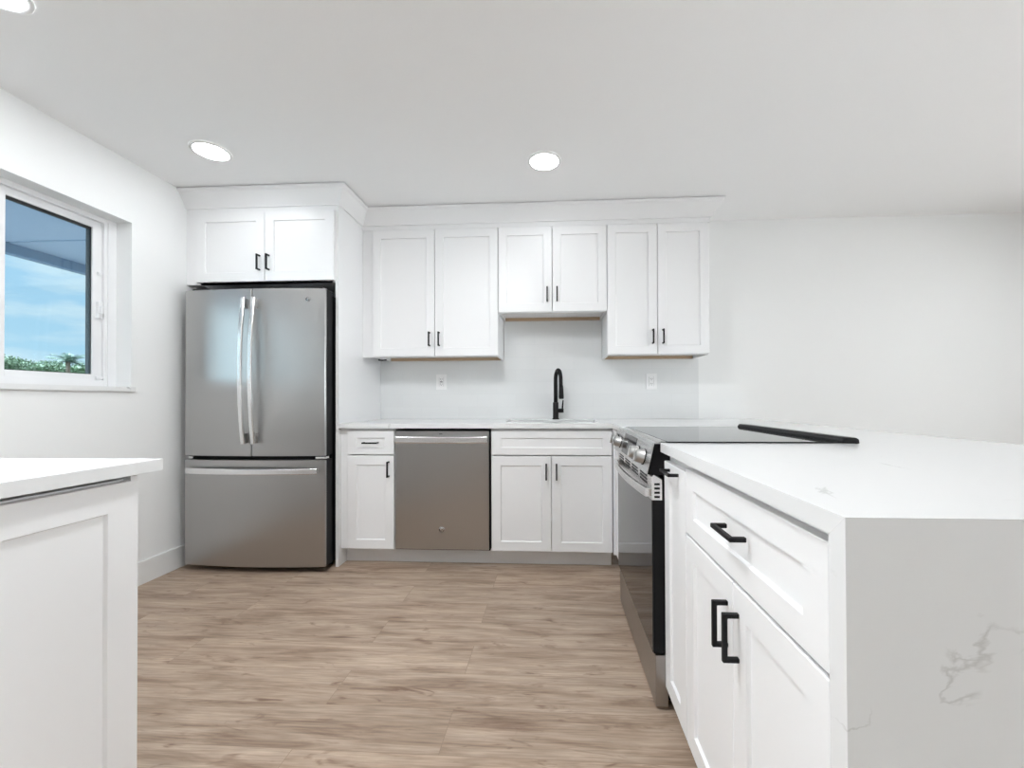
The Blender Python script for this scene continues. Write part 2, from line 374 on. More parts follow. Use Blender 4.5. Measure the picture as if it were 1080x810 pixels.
# unseen wide glass doors in the right wall, added to brighten the room
slider('added_door_1', 'unseen white framed sliding glass doors added in the right wall for daylight', XR_ROOM+.08, (-2.9, -1.22, .46, 2.24), 2.15)
bm = B(); bx(bm, XR_ROOM+.201, XR_ROOM+7, -6, 6, -.12, -.02); struct('bounce_patio', bm, 'bounce_patio')  # unseen paving, added to throw sunlight up onto the ceiling
WY0, WY1, WZ0, WZ1 = 1.17, 2.200, 1.130, 2.080
bm = B(); slab(bm, [YREAR, -3.3, -.7, WY0, WY1, W], [0, WZ0, WZ1, 2.12, ZC], XL-.2, XL, lambda y, z: not ((WY0 < y < WY1 and WZ0 < z < WZ1) or (-3.3 < y < -.7 and z < 2.12)), 'yz')
struct('wall_left', bm, 'wall_paint')
bm = B(); bx(bm, XL-.2, XR_ROOM+.2, YREAR-.2, YREAR, 0, ZC); struct('wall_rear', bm, 'wall_paint')

def baseboard(name, x0, x1, y0, y1):
    bm = B(); bx(bm, x0, x1, y0, y1, 0, .133, bev=.003); struct(name, bm, 'trim_paint')
baseboard('baseboard_left', XL, XL+.014, -.7, .60)
baseboard('baseboard_left', XL, XL+.014, 1.0, W-.0005)
baseboard('baseboard_right', XR_ROOM-.014, XR_ROOM, 2.3, W-.015)
baseboard('baseboard_back', 1.16, XR_ROOM-.015, W-.014, W)
baseboard('baseboard_rear', XL+.015, XR_ROOM-.015, YREAR, YREAR+.014)

# ------------------------------------------------------------------ window in the left wall
wx = -2.492
win = bpy.data.objects.new('window_1', None); COL.objects.link(win); win.location = (wx, 1.7, WZ0); win['kind'] = 'structure'; win['label'] = 'white sliding window in the left wall'
bpy.context.view_layer.update()
e = .0005
bm = B()   # outer frame with stepped tracks
bx(bm, wx-.07, wx, 2.135, WY1-e, WZ0+e, WZ1-e, .002); bx(bm, wx-.07, wx, WY0+e, WY0+.065, WZ0+e, WZ1-e, .002)
bx(bm, wx-.07, wx, WY0+.065, 2.135, WZ1-.028, WZ1-e, .002); bx(bm, wx-.07, wx-.02, WY0+.065, 2.135, WZ1-.045, WZ1-.028, .001)
bx(bm, wx-.07, wx, WY0+.065, 2.135, WZ0+e, WZ0+.05, .002)
bx(bm, wx-.0, wx+.008, 2.150, 2.158, WZ0+.012, WZ1-.02, .001)
obj('window_frame', bm, 'vinyl', win)
def sash(y0, y1, dx, stile0, stile1):
    bm = B(); x0, x1 = wx-.05+dx, wx-.012+dx; z0, z1 = WZ0+.05, WZ1-.046
    bx(bm, x0, x1, y1-stile1, y1, z0, z1, .002); bx(bm, x0, x1, y0, y0+stile0, z0, z1, .002)
    bx(bm, x0, x1, y0+stile0, y1-stile1, z1-.022, z1, .002); bx(bm, x0, x1, y0+stile0, y1-stile1, z0, z0+.03, .002)
    s = obj('sash', bm, 'vinyl', win)
    g0, g1, h0, h1 = y0+stile0, y1-stile1, z0+.03, z1-.022; k = .004
    bm = B(); xm = (x0+x1)/2+.004
    bx(bm, x0+.001, xm+.006, g1-k, g1, h0, h1); bx(bm, xm-.006, xm+.006, g0, g0+.003, h0, h1)
    bx(bm, xm-.006, xm+.006, g0+.003, g1-k, h1-.014, h1); bx(bm, xm-.006, xm+.006, g0+.003, g1-k, h0, h0+.002)
    obj('gasket', bm, 'gasket', s)
    box_obj('glass_pane', 'glass', s, xm-.002, xm+.002, g0+.003, g1-k, h0+.002, h1-.014)
    return s
s1 = sash(1.665, 2.134, 0, .068, .045)
s0 = sash(1.236, 1.664, -.0, .045, .06)
bm = B(); bx(bm, wx-.012, wx+.004, 2.104, 2.126, 1.52, 1.61, .003); bx(bm, wx+.004, wx+.014, 2.110, 2.121, 1.545, 1.585, .003)
bx(bm, wx-.012, wx+.002, 2.108, 2.124, 1.76, 1.775, .002); bx(bm, wx-.012, wx+.004, 2.098, 2.128, 1.185, 1.20, .002)
obj('latch', bm, 'vinyl', s1)
bm = B(); bx(bm, XL-.10+.006, XL+.016, WY0-.012, WY1+.016, 1.113, WZ0-.0, .003)
bmesh.ops.delete(bm, geom=[], context='VERTS')
# sill: slab inside the recess plus a nose in front of the wall
bm.free(); bm = B()
slab(bm, [-2.492, XL, XL+.014], [WY0-.012, WY0, WY1, WY1+.014], WZ0, WZ0+.013, lambda x, y: x > XL or WY0 < y < WY1)
bx(bm, XL+.0002, XL+.014, WY0-.012, WY1+.014, WZ0-.012, WZ0)
obj('window_sill', bm, 'sill_marble', win)

# ------------------------------------------------------------------ outside
bm = B(); bx(bm, -3.66, XL-.201, -.2, 7, 2.128, 2.30); obj_s = obj('eave_soffit', bm, 'stucco')
obj_s['kind'] = 'structure'
b2 = B(); bx(b2, -3.70, -3.64, -.2, 7, 2.06, 2.127); fa = obj('fascia', b2, 'fascia', obj_s)
b2 = B(); bx(b2, -3.64, XL-.21, 2.52, 2.526, 2.122, 2.128); obj('soffit_joint', b2, 'fascia', obj_s)
bm = B(); bx(bm, -90, XL-.9, -60, 90, -1.2, -1.0); o = obj('lawn', bm, 'lawn'); o['kind'] = 'structure'
def tree(x, y, ztop, rad, label, m='leaf_green'):
    t = thing('broadleaf_tree', label, 'tree', (x, y, -1.0), 'trees beyond the window')
    bm = B(); tube(bm, [(x, y, -1.0), (x+.1, y, 0), (x, y+.1, ztop-rad*.8)], [.22, .17, .10], 8); obj('trunk', bm, 'bark', t)
    bm = B(); rnd = random.Random(int(abs(x*100+y*37)))
    for k in range(1500):
        a = rnd.uniform(0, 2*math.pi); c = rnd.uniform(-1, 1); s = math.sqrt(1-c*c); rr = rad*rnd.uniform(.55, 1.0)
        lob = 1+.18*math.sin(3*a+x)+.12*math.sin(7*a)
        p = Vector((x+rr*s*math.cos(a)*1.15*lob, y+rr*s*math.sin(a)*1.25*lob, ztop-rad*.8+rr*c*.8))
        u = Vector((rnd.gauss(0, 1), rnd.gauss(0, 1), rnd.gauss(0, 1))).normalized(); v = u.cross(Vector((rnd.gauss(0, 1), rnd.gauss(0, 1), 1))).normalized()
        q = rad*rnd.uniform(.06, .11)
        vs = [bm.verts.new(p+d) for d in (u*q, v*q*.5, -u*q, -v*q*.5)]; bm.faces.new(vs)
    for k in range(3):   # dense core so the crown is not see-through
        bmesh.ops.create_icosphere(bm, subdivisions=2, radius=rad*.55, matrix=Matrix.Translation((x, y+(k-1)*rad*.4, ztop-rad*.85)))
    obj('foliage', bm, m, t)
def palm(x, y, ztop, label):
    t = thing('palm_tree', label, 'tree', (x, y, -1.0))
    bm = B(); tube(bm, [(x, y, -1.0), (x+.15, y, .6), (x, y, ztop-.8)], [.20, .15, .12], 8); obj('trunk', bm, 'bark', t)
    bm = B(); rnd = random.Random(5)
    for k in range(26):
        a = 2*math.pi*k/26*2.4; el = rnd.uniform(.05, 1.1); ln = rnd.uniform(1.1, 1.6)
        prev = None
        for s in range(13):
            f = s/12; rr = ln*f; z = ztop-.8+math.sin(el)*rr-0.42*rr*rr*.6
            c = Vector((x+math.cos(a)*rr*math.cos(el), y+math.sin(a)*rr*math.cos(el), z)); side = Vector((-math.sin(a), math.cos(a), 0))
            if prev is not None:
                for sg in (-1, 1):   # leaflets
                    q = .5*(1-abs(f-.4))
                    d = side*sg*q+(c-prev)*1.2+Vector((0, 0, -.12))
                    v = [bm.verts.new(prev), bm.verts.new(prev+(c-prev)*.55), bm.verts.new(prev+d)]; bm.faces.new(v)
            prev = c
    obj('fronds', bm, 'leaf_palm', t)
TREES = [(-45, 30.9, 5.0, 1.25, 'green broadleaf tree low at the left edge of the window glass'),
         (-49, 34.8, 5.1, 1.3, 'rounded green tree just right of the leftmost tree outside the window'),
         (-45, 33.8, 4.7, 1.25, 'low bushy green tree in the middle of the window glass'),
         (-50, 38.6, 5.2, 1.2, 'bushy tree between the middle tree and the palm outside the window'),
         (-45, 36.8, 4.8, 1.3, 'broadleaf tree right behind the palm outside the window')]
for x, y, zt, rd, lb in TREES: tree(x, y, zt, rd*.8, lb)
palm(-38, 30.0, 5.0, 'palm tree with feathery fronds low at the right of the window glass')

# ------------------------------------------------------------------ refrigerator niche: tall side panel
XP = -1.379
t = thing('refrigerator_side_panel', 'tall white cabinet end panel on the right side of the steel refrigerator', 'panel', (XP-.01, 2.87, 0))
box_obj('panel', 'cabinet_white', t, XP-.019, XP, 2.550, W-.001, 0, 2.318, bev=.001)
for o in (t,): pass

# ------------------------------------------------------------------ refrigerator
FX0, FX1, FYF, FYD = -2.318, -1.409, 2.450, 2.535
fr = thing('refrigerator', 'stainless steel french door refrigerator with a bottom freezer drawer, in the left corner', 'refrigerator', ((FX0+FX1)/2, 2.8, 0))
bm = B(); bx(bm, FX0+.012, FX1-.012, FYD+.004, 3.15, .03, 1.735, .004)
bx(bm, FX0+.03, FX1-.03, 2.51, 2.60, .022, .055)      # kick grille
bx(bm, FX0+.02, FX1-.02, 2.50, 2.60, .715-.025, .728, .0)   # mullion strip behind the gap
obj('cabinet_body', bm, 'black_plastic', fr)
def fr_front(x): 
    u = (x-(FX0+FX1)/2)/((FX1-FX0)/2); return FYF - .026*(1-u*u)
def fr_panel(x0, x1, z0, z1, name):
    bm = B(); n = 20; e = .004
    xs = [x0+(x1-x0)*k/n for k in range(n+1)]
    poly = [(x, fr_front(x)) for x in xs]
    poly[0] = (x0, fr_front(x0)+e); poly[-1] = (x1, fr_front(x1)+e)
    poly.insert(1, (x0+e, fr_front(x0+e))); poly.insert(-1, (x1-e, fr_front(x1-e)))
    poly += [(x1, FYF+.014), (x0, FYF+.014)]
    prism(bm, poly, 'z', z0, z1)
    ed = [g for g in bm.edges if abs(g.verts[0].co.z-g.verts[1].co.z) < 1e-6 and g.verts[0].co.y < FYF+.010 and g.verts[1].co.y < FYF+.010]
    bmesh.ops.recalc_face_normals(bm, faces=bm.faces)
    bmesh.ops.bevel(bm, geom=ed, offset=.003, segments=2, affect='EDGES')
    for f in bm.faces:
        if abs(f.normal.z) < .5 and f.normal.y < -.98: f.smooth = True
    for g in bm.edges:
        if len(g.link_faces) == 2 and g.link_faces[0].smooth != g.link_faces[1].smooth: g.smooth = False
    d = obj(name, bm, 'stainless', fr)
    c = box_obj('door_liner', 'black_plastic', d, x0+.001, x1-.001, FYF+.0145, FYD, z0+.001, z1-.001, bev=.002); c['label'] = 'black door edge'
    return d
XS = -1.862
dl = fr_panel(FX0, XS-.003, .722, 1.757, 'door'); dr = fr_panel(XS+.003, FX1, .722, 1.757, 'door')
dz = fr_panel(FX0, FX1, .040, .696, 'freezer_drawer')
def vbar(parent, xc, z0, z1):
    bm = B(); n = 16; w = .013
    yf = fr_front(xc); prev = None
    secs = []
    for k in range(n+1):
        f = k/n; z = z0+(z1-z0)*f; bow = .030*(1-(2*f-1)**2)
        y = yf-.036-bow
        secs.append([(xc-w, y+.014, z), (xc-w, y+.003, z), (xc-w+.004, y, z), (xc+w-.004, y, z), (xc+w, y+.003, z), (xc+w, y+.014, z)])
    V = [[bm.verts.new(p) for p in s] for s in secs]
    for a, b in zip(V[:-1], V[1:]):
        for k in range(6):
            f = bm.faces.new((a[k], a[(k+1) % 6], b[(k+1) % 6], b[k]))
    bm.faces.new(V[0]); bm.faces.new(V[-1][::-1])
    h = obj('handle', bm, 'stainless_bright', parent)
    bm = B()
    bm.free()
    for z in (z0+.004, z1-.064): box_obj('handle_mount', 'stainless', parent, xc-.010, xc+.010, yf-.03, yf+.002, z, z+.06, bev=.003)
vbar(dl, XS-.032, .80, 1.695); vbar(dr, XS+.032, .80, 1.695)
bm = B(); n = 18; V = []
hx0, hx1 = FX0+.035, FX1-.035
for k in range(n+1):
    f = k/n; x = hx0+(hx1-hx0)*f; y = fr_front(x)-.030-.018*(1-(2*f-1)**2)
    V.append([bm.verts.new(p) for p in ((x, y+.014, .614), (x, y+.003, .614), (x, y, .618), (x, y, .645), (x, y+.003, .649), (x, y+.014, .649))])
for a, b in zip(V[:-1], V[1:]):
    for k in range(6): bm.faces.new((a[k], a[(k+1) % 6], b[(k+1) % 6], b[k]))
bm.faces.new(V[0]); bm.faces.new(V[-1][::-1])
obj('handle', bm, 'stainless_bright', dz)
for x in (hx0+.006, hx1-.05): box_obj('handle_mount', 'stainless', dz, x, x+.044, fr_front(x+.02)-.026, fr_front(x+.02)+.004, .619, .645, bev=.003)
def badge(parent, x, y, z, r, dark=False):
    bm = B(); lathe(bm, [(r, .002), (r, -.0015), (r*.93, -.0025), (r*.0+.0005, -.0025)], (x, y, z), 'y', 28)
    b = obj('badge', bm, 'chrome' if not dark else 'stainless_bright', parent)
    b['label'] = 'small round monogram badge'
    bm = B()
    def arc(cx, cz, rr, a0, a1, n=14): return [(x+cx*r+rr*r*math.cos(math.radians(a0+(a1-a0)*k/n)), y-.0032, z+cz*r+rr*r*math.sin(math.radians(a0+(a1-a0)*k/n))) for k in range(n+1)]
    for c in (arc(0, 0, .82, 0, 360, 28), arc(-.28, .02, .36, 40, 330), arc(.30, .22, .22, 20, 270), arc(.30, -.2, .25, 90, -160), arc(-.18, -.25, .3, 0, -120)):
        tube(bm, c, r*.055, 5)
    obj('monogram', bm, 'black_metal', b)
badge(dr, -1.512, fr_front(-1.512)-.001, 1.688, .0145)
for x in (FX0+.03, FX1-.14): box_obj('hinge_cover', 'black_plastic', fr, x, x+.11, 2.47, 2.60, 1.758, 1.772, bev=.004)
box_obj('hinge', 'stainless_bright', fr, FX0+.02, FX0+.05, 2.455, 2.50, .7025, .7155, bev=.002)
bm = B(); bx(bm, FX1-.065, FX1-.004, 2.455, 2.50, .7025, .7155, .002); obj('hinge', bm, 'stainless_bright', fr)
def foot(parent, x, y, r, h):
    bm = B(); lathe(bm, [(r, 0), (r, .011), (r*.55, .014), (r*.5, h)], (x, y, 0), 'z', 16); obj('foot', bm, 'black_plastic', parent)
for x in (FX0+.06, FX1-.06):
    for y in (2.60, 3.08): foot(fr, x, y, .022, .032)

# ------------------------------------------------------------------ wall cabinets
def carcass(parent, x0, x1, y0, y1, z0, z1, open_bottom=False, t=.016):
    bm = B()
    bx(bm, x0, x0+t, y0, y1, z0, z1); bx(bm, x1-t, x1, y0, y1, z0, z1)
    bx(bm, x0+t, x1-t, y0, y1, z1-t, z1); bx(bm, x0+t, x1-t, y1-.01, y1, z0, z1-t)
    zb = z0+(.022 if open_bottom else 0)
    bx(bm, x0+t, x1-t, y0, y1-.01, zb, zb+t)
    bx(bm, x0+t, x1-t, y0, y0+.018, z0 if not open_bottom else z0+.0, z0+.036)
    o = obj('carcass', bm, 'cabinet_white', parent)
    if open_bottom:   # unfinished wood underside rail against the wall
        b = box_obj('hanging_rail', 'cabinet_raw', parent, x0+t+.001, x1-t-.001, y1-.035, y1-.0105, z0, z0+.0215); b['label'] = 'bare wood rail'
        b = B(); bx(b, x0+t+.001, x1-t-.001, y0+.0185, y0+.0235, z0-.0, z0+.0215); q = obj('front_rail', b, 'cabinet_raw', parent); q['label'] = 'bare wood edge'
    return o
YU = 2.862        # door faces of wall cabinets
def wall_cab(label, x0, x1, z0, z1, fill_l=0, split=None, hz=.07):
    t = thing('wall_cabinet', label, 'cabinet', ((x0+x1)/2, W, z0), 'wall cabinets over the worktop')
    carcass(t, x0+.0005, x1-.0005, YU+.0205, W-.002, z0, z1, True)
    if fill_l: box_obj('filler_strip', 'cabinet_white', t, x0-fill_l, x0, YU+.0205, YU+.04, z0, z1)
    xm = split or (x0+x1)/2; g = .002; zb, zt = z0+.004, z1-.006
    door(t, F_FRONT(x0+g, YU, zb), xm-g/2-x0-g*1.0-.001, zt-zb, pull=(xm-x0-g-.035, hz+.05, False))
    door(t, F_FRONT(xm+.002, YU, zb), x1-xm-.004, zt-zb, pull=(.032, hz+.05, False))
    return t
wall_cab('tall white two-door wall cabinet left of the sink, beside the refrigerator panel', -1.300, -.392, 1.372, 2.286, fill_l=.078)
wall_cab('short white two-door wall cabinet directly above the sink faucet', -.391, .370, 1.676, 2.286)
wall_cab('tall white two-door wall cabinet right of the sink, nearest the bare wall', .371, 1.066, 1.372, 2.286, split=.716)
# cabinet over the refrigerator
t = thing('wall_cabinet', 'deep white two-door cabinet above the refrigerator', 'cabinet', (-1.86, W, 1.83))
carcass(t, -2.322, XP-.020, 2.5505, W-.002, 1.822, 2.286)
box_obj('filler_strip', 'cabinet_white', t, XL+.001, -2.3225, 2.5505, 2.568, 1.822, 2.286)
door(t, F_FRONT(-2.318, 2.530, 1.833), .458, .449, pull=(.428, .118, False)); door(t, F_FRONT(-1.857, 2.530, 1.833), .456, .449, pull=(.030, .118, False))
# slim dark cable clipped under the left wall cabinet
t = thing('cable_end', 'short black cable end tucked under the left wall cabinet by the panel', 'cable', (-1.32, 3.05, 1.37))
bm = B(); tube(bm, [(-1.345, 3.10, 1.386), (-1.335, 3.05, 1.372), (-1.31, 3.00, 1.364), (-1.27, 2.98, 1.362), (-1.255, 3.0, 1.366), (-1.27, 3.03, 1.369), (-1.315, 3.06, 1.371)], .0045, 8); obj('cable', bm, 'black_plastic', t)

# crown moulding: angled board, swept with mitres round the cabinets
def crown(path, label):
    prof = [(0, 2.2865), (0, 2.3165), (.009, 2.3185), (.011, 2.326), (.058, 2.404), (.072, 2.412), (.076, 2.4225), (.064, 2.4235), (.064, ZC-.0005), (-.012, ZC-.0005), (-.012, 2.2865)]
    bm = B(); rings = []
    n = len(path)
    for i, (x, y) in enumerate(path):
        # outward normals of neighbouring segments
        def nrm(a, b):
            dx, dy = b[0]-a[0], b[1]-a[1]; l = math.hypot(dx, dy); return Vector((dy/l, -dx/l, 0))
        n0 = nrm(path[i-1], path[i]) if i > 0 else None; n1 = nrm(path[i], path[i+1]) if i < n-1 else None
        if n0 is None: m = n1
        elif n1 is None: m = n0
        else: m = (n0+n1)/(1+n0.dot(n1))
        rings.append([bm.verts.new(Vector((x, y, 0))+m*o+Vector((0, 0, z))) for o, z in prof])
    for a, b in zip(rings[:-1], rings[1:]):
        for k in range(len(prof)): bm.faces.new((a[k], a[(k+1) % len(prof)], b[(k+1) % len(prof)], b[k]))
    bm.faces.new(rings[0]); bm.faces.new(rings[-1][::-1])
    o = struct('trim_1', bm, 'cabinet_white', label)
crown([(XL+.001, 2.549), (XP+.001, 2.549), (XP+.001, 2.876), (1.080, 2.876), (1.080, W-.001)], 'white crown moulding above the wall cabinets')

# tiled backsplash
bm = B(); slab(bm, [XP+.001, -.3895, .3685, 1.100], [.9145, 1.3715, 1.6755], W-.009, W-.0005, lambda x, z: z < 1.37 or (-.39 < x < .369), 'xz')
for v in bm.verts: pass
struct('trim_2', bm, 'tile', 'glossy white tile backsplash behind the sink')

# ------------------------------------------------------------------ base cabinets
YD = 2.562
def base(label, x0, x1, kind, fill_l=0):
    t = thing('base_cabinet', label, 'cabinet', ((x0+x1)/2, 2.9, 0), 'white base cabinets')
    bm = B(); t_ = .018
    y0, y1, z0, z1 = YD+.0205, W-.012, .108, .882
    bx(bm, x0+.0005, x0+t_, y0, y1, z0, z1); bx(bm, x1-t_, x1-.0005, y0, y1, z0, z1); bx(bm, x0+t_, x1-t_, y0, y1, z0, z0+t_); bx(bm, x0+t_, x1-t_, y1-.01, y1, z0+t_, z1)
    bx(bm, x0+t_, x1-t_, y0, y0+.02, z1-.03, z1)
    obj('carcass', bm, 'cabinet_white', t)
    if fill_l: box_obj('filler_strip', 'cabinet_white', t, x0-fill_l, x0, YD+.0205, YD+.04, .108, .882)
    box_obj('toe_kick', 'cabinet_white', t, x0-fill_l, x1, 2.657, 2.672, 0, .1075)
    return t
t = base('narrow white base cabinet with one drawer over one door, between panel and dishwasher', -1.328, -1.020, 1, fill_l=.050)
door(t, F_FRONT(-1.326, YD, .716), .304, .152, 'drawer', pull=(.156, .076, True), st=.058, rail=.045)
door(t, F_FRONT(-1.326, YD, .114), .304, .595, pull=(.271, .51, False))
t = base('white sink base cabinet with a false drawer panel over two doors', -.400, .362, 2)
door(t, F_FRONT(-.396, YD, .716), .753, .152, 'false_drawer_front', st=.058, rail=.045)
door(t, F_FRONT(-.396, YD, .114), .375, .595, pull=(.345, .50, False)); door(t, F_FRONT(-.018, YD, .114), .375, .595, pull=(.031, .50, False))

# dishwasher
t = thing('dishwasher', 'stainless steel dishwasher with a bar handle under the worktop', 'dishwasher', (-.71, 2.9, 0))
box_obj('tub', 'black_plastic', t, -1.014, -.406, YD+.014, 3.15, .11, .872, bev=.003)
bm = B(); bx(bm, -1.010, -.412, YD-.004, YD+.0135, .119, .866, .003); dd = obj('door', bm, 'stainless', t)
bm = B(); n = 16; V = []
for k in range(n+1):
    f = k/n; x = -1.003+.585*f; y = YD-.036-.014*(1-(2*f-1)**2)
    V.append([bm.verts.new(p) for p in ((x, y+.016, .795), (x, y+.004, .793), (x, y, .799), (x, y, .828), (x, y+.004, .834), (x, y+.016, .832))])
for a, b in zip(V[:-1], V[1:]):
    for k in range(6): bm.faces.new((a[k], a[(k+1) % 6], b[(k+1) % 6], b[k]))
bm.faces.new(V[0]); bm.faces.new(V[-1][::-1])
obj('handle', bm, 'stainless_bright', dd)
for x in (-.998, -.465): box_obj('handle_mount', 'stainless', dd, x, x+.042, YD-.03, YD-.003, .798, .829, bev=.003)
badge(dd, -.712, YD-.006, .245, .019, True)
box_obj('indicator', 'slot_dark', dd, -.728, -.708, YD-.0052, YD-.0042, .846, .850)
box_obj('toe_kick', 'cabinet_white', t, -1.0195, -.4005, 2.657, 2.672, 0, .1075)
for x in (-.96, -.46):
    for y in (2.75, 3.1): foot(t, x, y, .018, .112)

# ------------------------------------------------------------------ worktops
CT, CB = .914, .884
XE, XRR, YN = .360, 1.480, .529
SX0, SX1, SY0, SY1 = -.330, .293, 2.742, 3.06
RY0, RY1 = 1.425, 2.179
ct = thing('countertop', 'L-shaped white quartz countertop over the sink run and the peninsula', 'countertop', (.9, 2.0, 0))
xs = sorted([XP+.001, SX0, SX1, XE, .990, XRR]); ys = sorted([YN+.032, RY0-.011, RY1+.011, 2.542, SY0, SY1, W-.0015])
def keepc(x, y):
    if y < 2.542 and x < XE: return False
    if SX0 < x < SX1 and SY0 < y < SY1: return False
    if x < .99 and RY0-.011 < y < RY1+.011: return False
    return True
bm = B(); slab(bm, xs, ys, CB, CT, keepc)
bmesh.ops.recalc_face_normals(bm, faces=bm.faces)
bmesh.ops.dissolve_limit(bm, angle_limit=.01, verts=bm.verts, edges=bm.edges)
bmesh.ops.bevel(bm, geom=[g for g in bm.edges if len(g.link_faces) == 2 and g.calc_face_angle(0) > .5 and max(q.co.y for q in g.verts) > YN+.0325 and min(q.co.y for q in g.verts) > YN+.0325], offset=.0015, segments=2, affect='EDGES')
prism(bm, [(YN+.0004, CT), (YN+.032, CT), (YN+.032, CB+.0004)], 'x', XE, XRR)
obj('worktop', bm, 'quartz', ct)
bm = B(); prism(bm, [(YN, 0), (YN, CT-.0002), (YN+.032, CB-.0002), (YN+.032, 0)], 'x', XE, XRR); wf = obj('waterfall_end', bm, 'quartz', ct); wf['label'] = 'waterfall end panel with faint veins'
# mitre joint line at the corner of the two slabs
bm = B(); prism(bm, [(YN+.001, CT-.001), (YN+.0022, CT-.001), (YN+.0322, CB), (YN+.031, CB)], 'x', XE-.0003, XE+.0003); obj('mitre_joint', bm, 'sill_marble', ct)

# peninsula cabinets facing left
XDF = .375
def pen_cab(label, ynear, yfar, zb=.083):
    t = thing('base_cabinet', label, 'cabinet', (.7, (ynear+yfar)/2, 0), 'white base cabinets')
    bm = B(); x0 = XDF+.0205
    bx(bm, x0, 1.0, ynear+.0005, ynear+.018, zb, .882); bx(bm, x0, 1.0, yfar-.018, yfar-.0005, zb, .882); bx(bm, x0, 1.0, ynear+.018, yfar-.018, zb, zb+.018)
    bx(bm, .988, 1.0, ynear+.018, yfar-.018, zb+.018, .882); bx(bm, x0, x0+.02, ynear+.018, yfar-.018, .842, .882)
    obj('carcass', bm, 'cabinet_white', t)
    box_obj('toe_kick', 'cabinet_white', t, .462, .477, ynear, yfar, 0, zb-.0005)
    return t
t = pen_cab('narrow white pull-out cabinet between the range and the drawer cabinet', 1.199, 1.4245)
dn = door(t, F_LEFT(XDF, 1.4225, .085), .222, .768, pull=None)
p = obj('handle', pull_bm(.1, True), 'black_metal', dn, F_LEFT(XDF, 1.31, .831)); p['label'] = 'matte black bar pull'
t = pen_cab('white peninsula cabinet with one wide drawer over two doors, beside the waterfall end', .5625, 1.198)
box_obj('filler_strip', 'cabinet_white', t, XDF+.001, XDF+.02, .5615, .583, .083, .882)
door(t, F_LEFT(XDF, 1.196, .682), .612, .182, 'drawer', pull=(.322, .103, True), st=.060, rail=.052)
door(t, F_LEFT(XDF, 1.196, .085), .305, .590, pull=(.279, .488, False)); door(t, F_LEFT(XDF, .889, .085), .305, .590, pull=(.026, .488, False))
t = thing('base_cabinet', 'white corner cabinet mostly hidden behind the far side of the range', 'cabinet', (.7, 2.36, 0), 'white base cabinets')
bm = B(); bx(bm, XDF+.0205, 1.0, RY1+.005, 2.655, .108, .882); obj('carcass', bm, 'cabinet_white', t)
door(t, F_LEFT(XDF, 2.535, .114), .345, .757, pull=(.318, .42, False), st=.055)
box_obj('toe_kick', 'cabinet_white', t, .44, .455, RY1+.005, 2.656, 0, .1075)
box_obj('filler_strip', 'cabinet_white', t, .3635, XDF+.02, 2.5405, 2.60, .108, .882)

# ------------------------------------------------------------------ range
rg = thing('range', 'slide-in electric range with black glass cooktop and stainless front in the peninsula', 'range', (.66, 1.8, 0))
bm = B(); bx(bm, .387, .985, RY0+.003, RY1-.003, .035, .905)
bx(bm, .372, .387, RY0+.003, RY1-.003, .80, .905)
obj('oven_body', bm, 'black_plastic', rg)
# control console: black end + stainless sloped face
bm = B(); prism(bm, [(.318, .806), (.342, .909), (.372, .909), (.372, .806), (.345, .800)], 'y', RY0+.003, RY1-.003); obj('console_shell', bm, 'black_plastic', rg)
bm = B(); prism(bm, [(.313, .806), (.338, .913), (.382, .918), (.382, .9095), (.3425, .9095), (.3185, .806)], 'y', RY0, RY1); cp = obj('control_panel', bm, 'stainless_face', rg)
def on_face(y, f, off):   # point on sloped face: f=0 bottom..1 top
    a = Vector((.313, y, .806)); b = Vector((.338, y, .913)); n = Vector((-(b-a).z, 0, (b-a).x)).normalized()
    return a.lerp(b, f)+n*off, n
sl_ang = math.atan2(.025, .107)
def face_box(name, m, y0, y1, f0, f1, th, parent, off=0, bev=.001):
    p0, n = on_face(0, f0, off); p1, _ = on_face(0, f1, off); bm = B()
    poly = [(p0.x, p0.z), (p1.x, p1.z), (p1.x+n.x*th, p1.z+n.z*th), (p0.x+n.x*th, p0.z+n.z*th)]
    prism(bm, poly, 'y', y0, y1); return obj(name, bm, m, parent)
face_box('display', 'black_glass', 1.675, 1.945, .12, .92, .0015, cp)
def knob(y, f):
    p, n = on_face(y, f, 0); q = n.to_track_quat('Z', 'Y').to_matrix().to_4x4()
    bm = B(); lathe(bm, [(.027, 0), (.027, .004), (.0245, .006), (.0235, .026), (.021, .030), (.001, .0305)], (0, 0, 0), 'z', 28)
    k = obj('knob', bm, 'stainless', cp, Matrix.Translation(p) @ q)
    bm = B(); lathe(bm, [(.0295, 0), (.0295, .0025), (.0275, .003)], (0, 0, 0), 'z', 28); obj('knob_ring', bm, 'black_plastic', k, Matrix.Translation(p) @ q)
    bm = B(); bx(bm, -.006, .006, -.0215, .0215, .030, .037, .002); obj('knob_grip', bm, 'stainless_bright', k, Matrix.Translation(p) @ q)
for y in (2.125, 2.025, 1.615, 1.505): knob(y, .45)
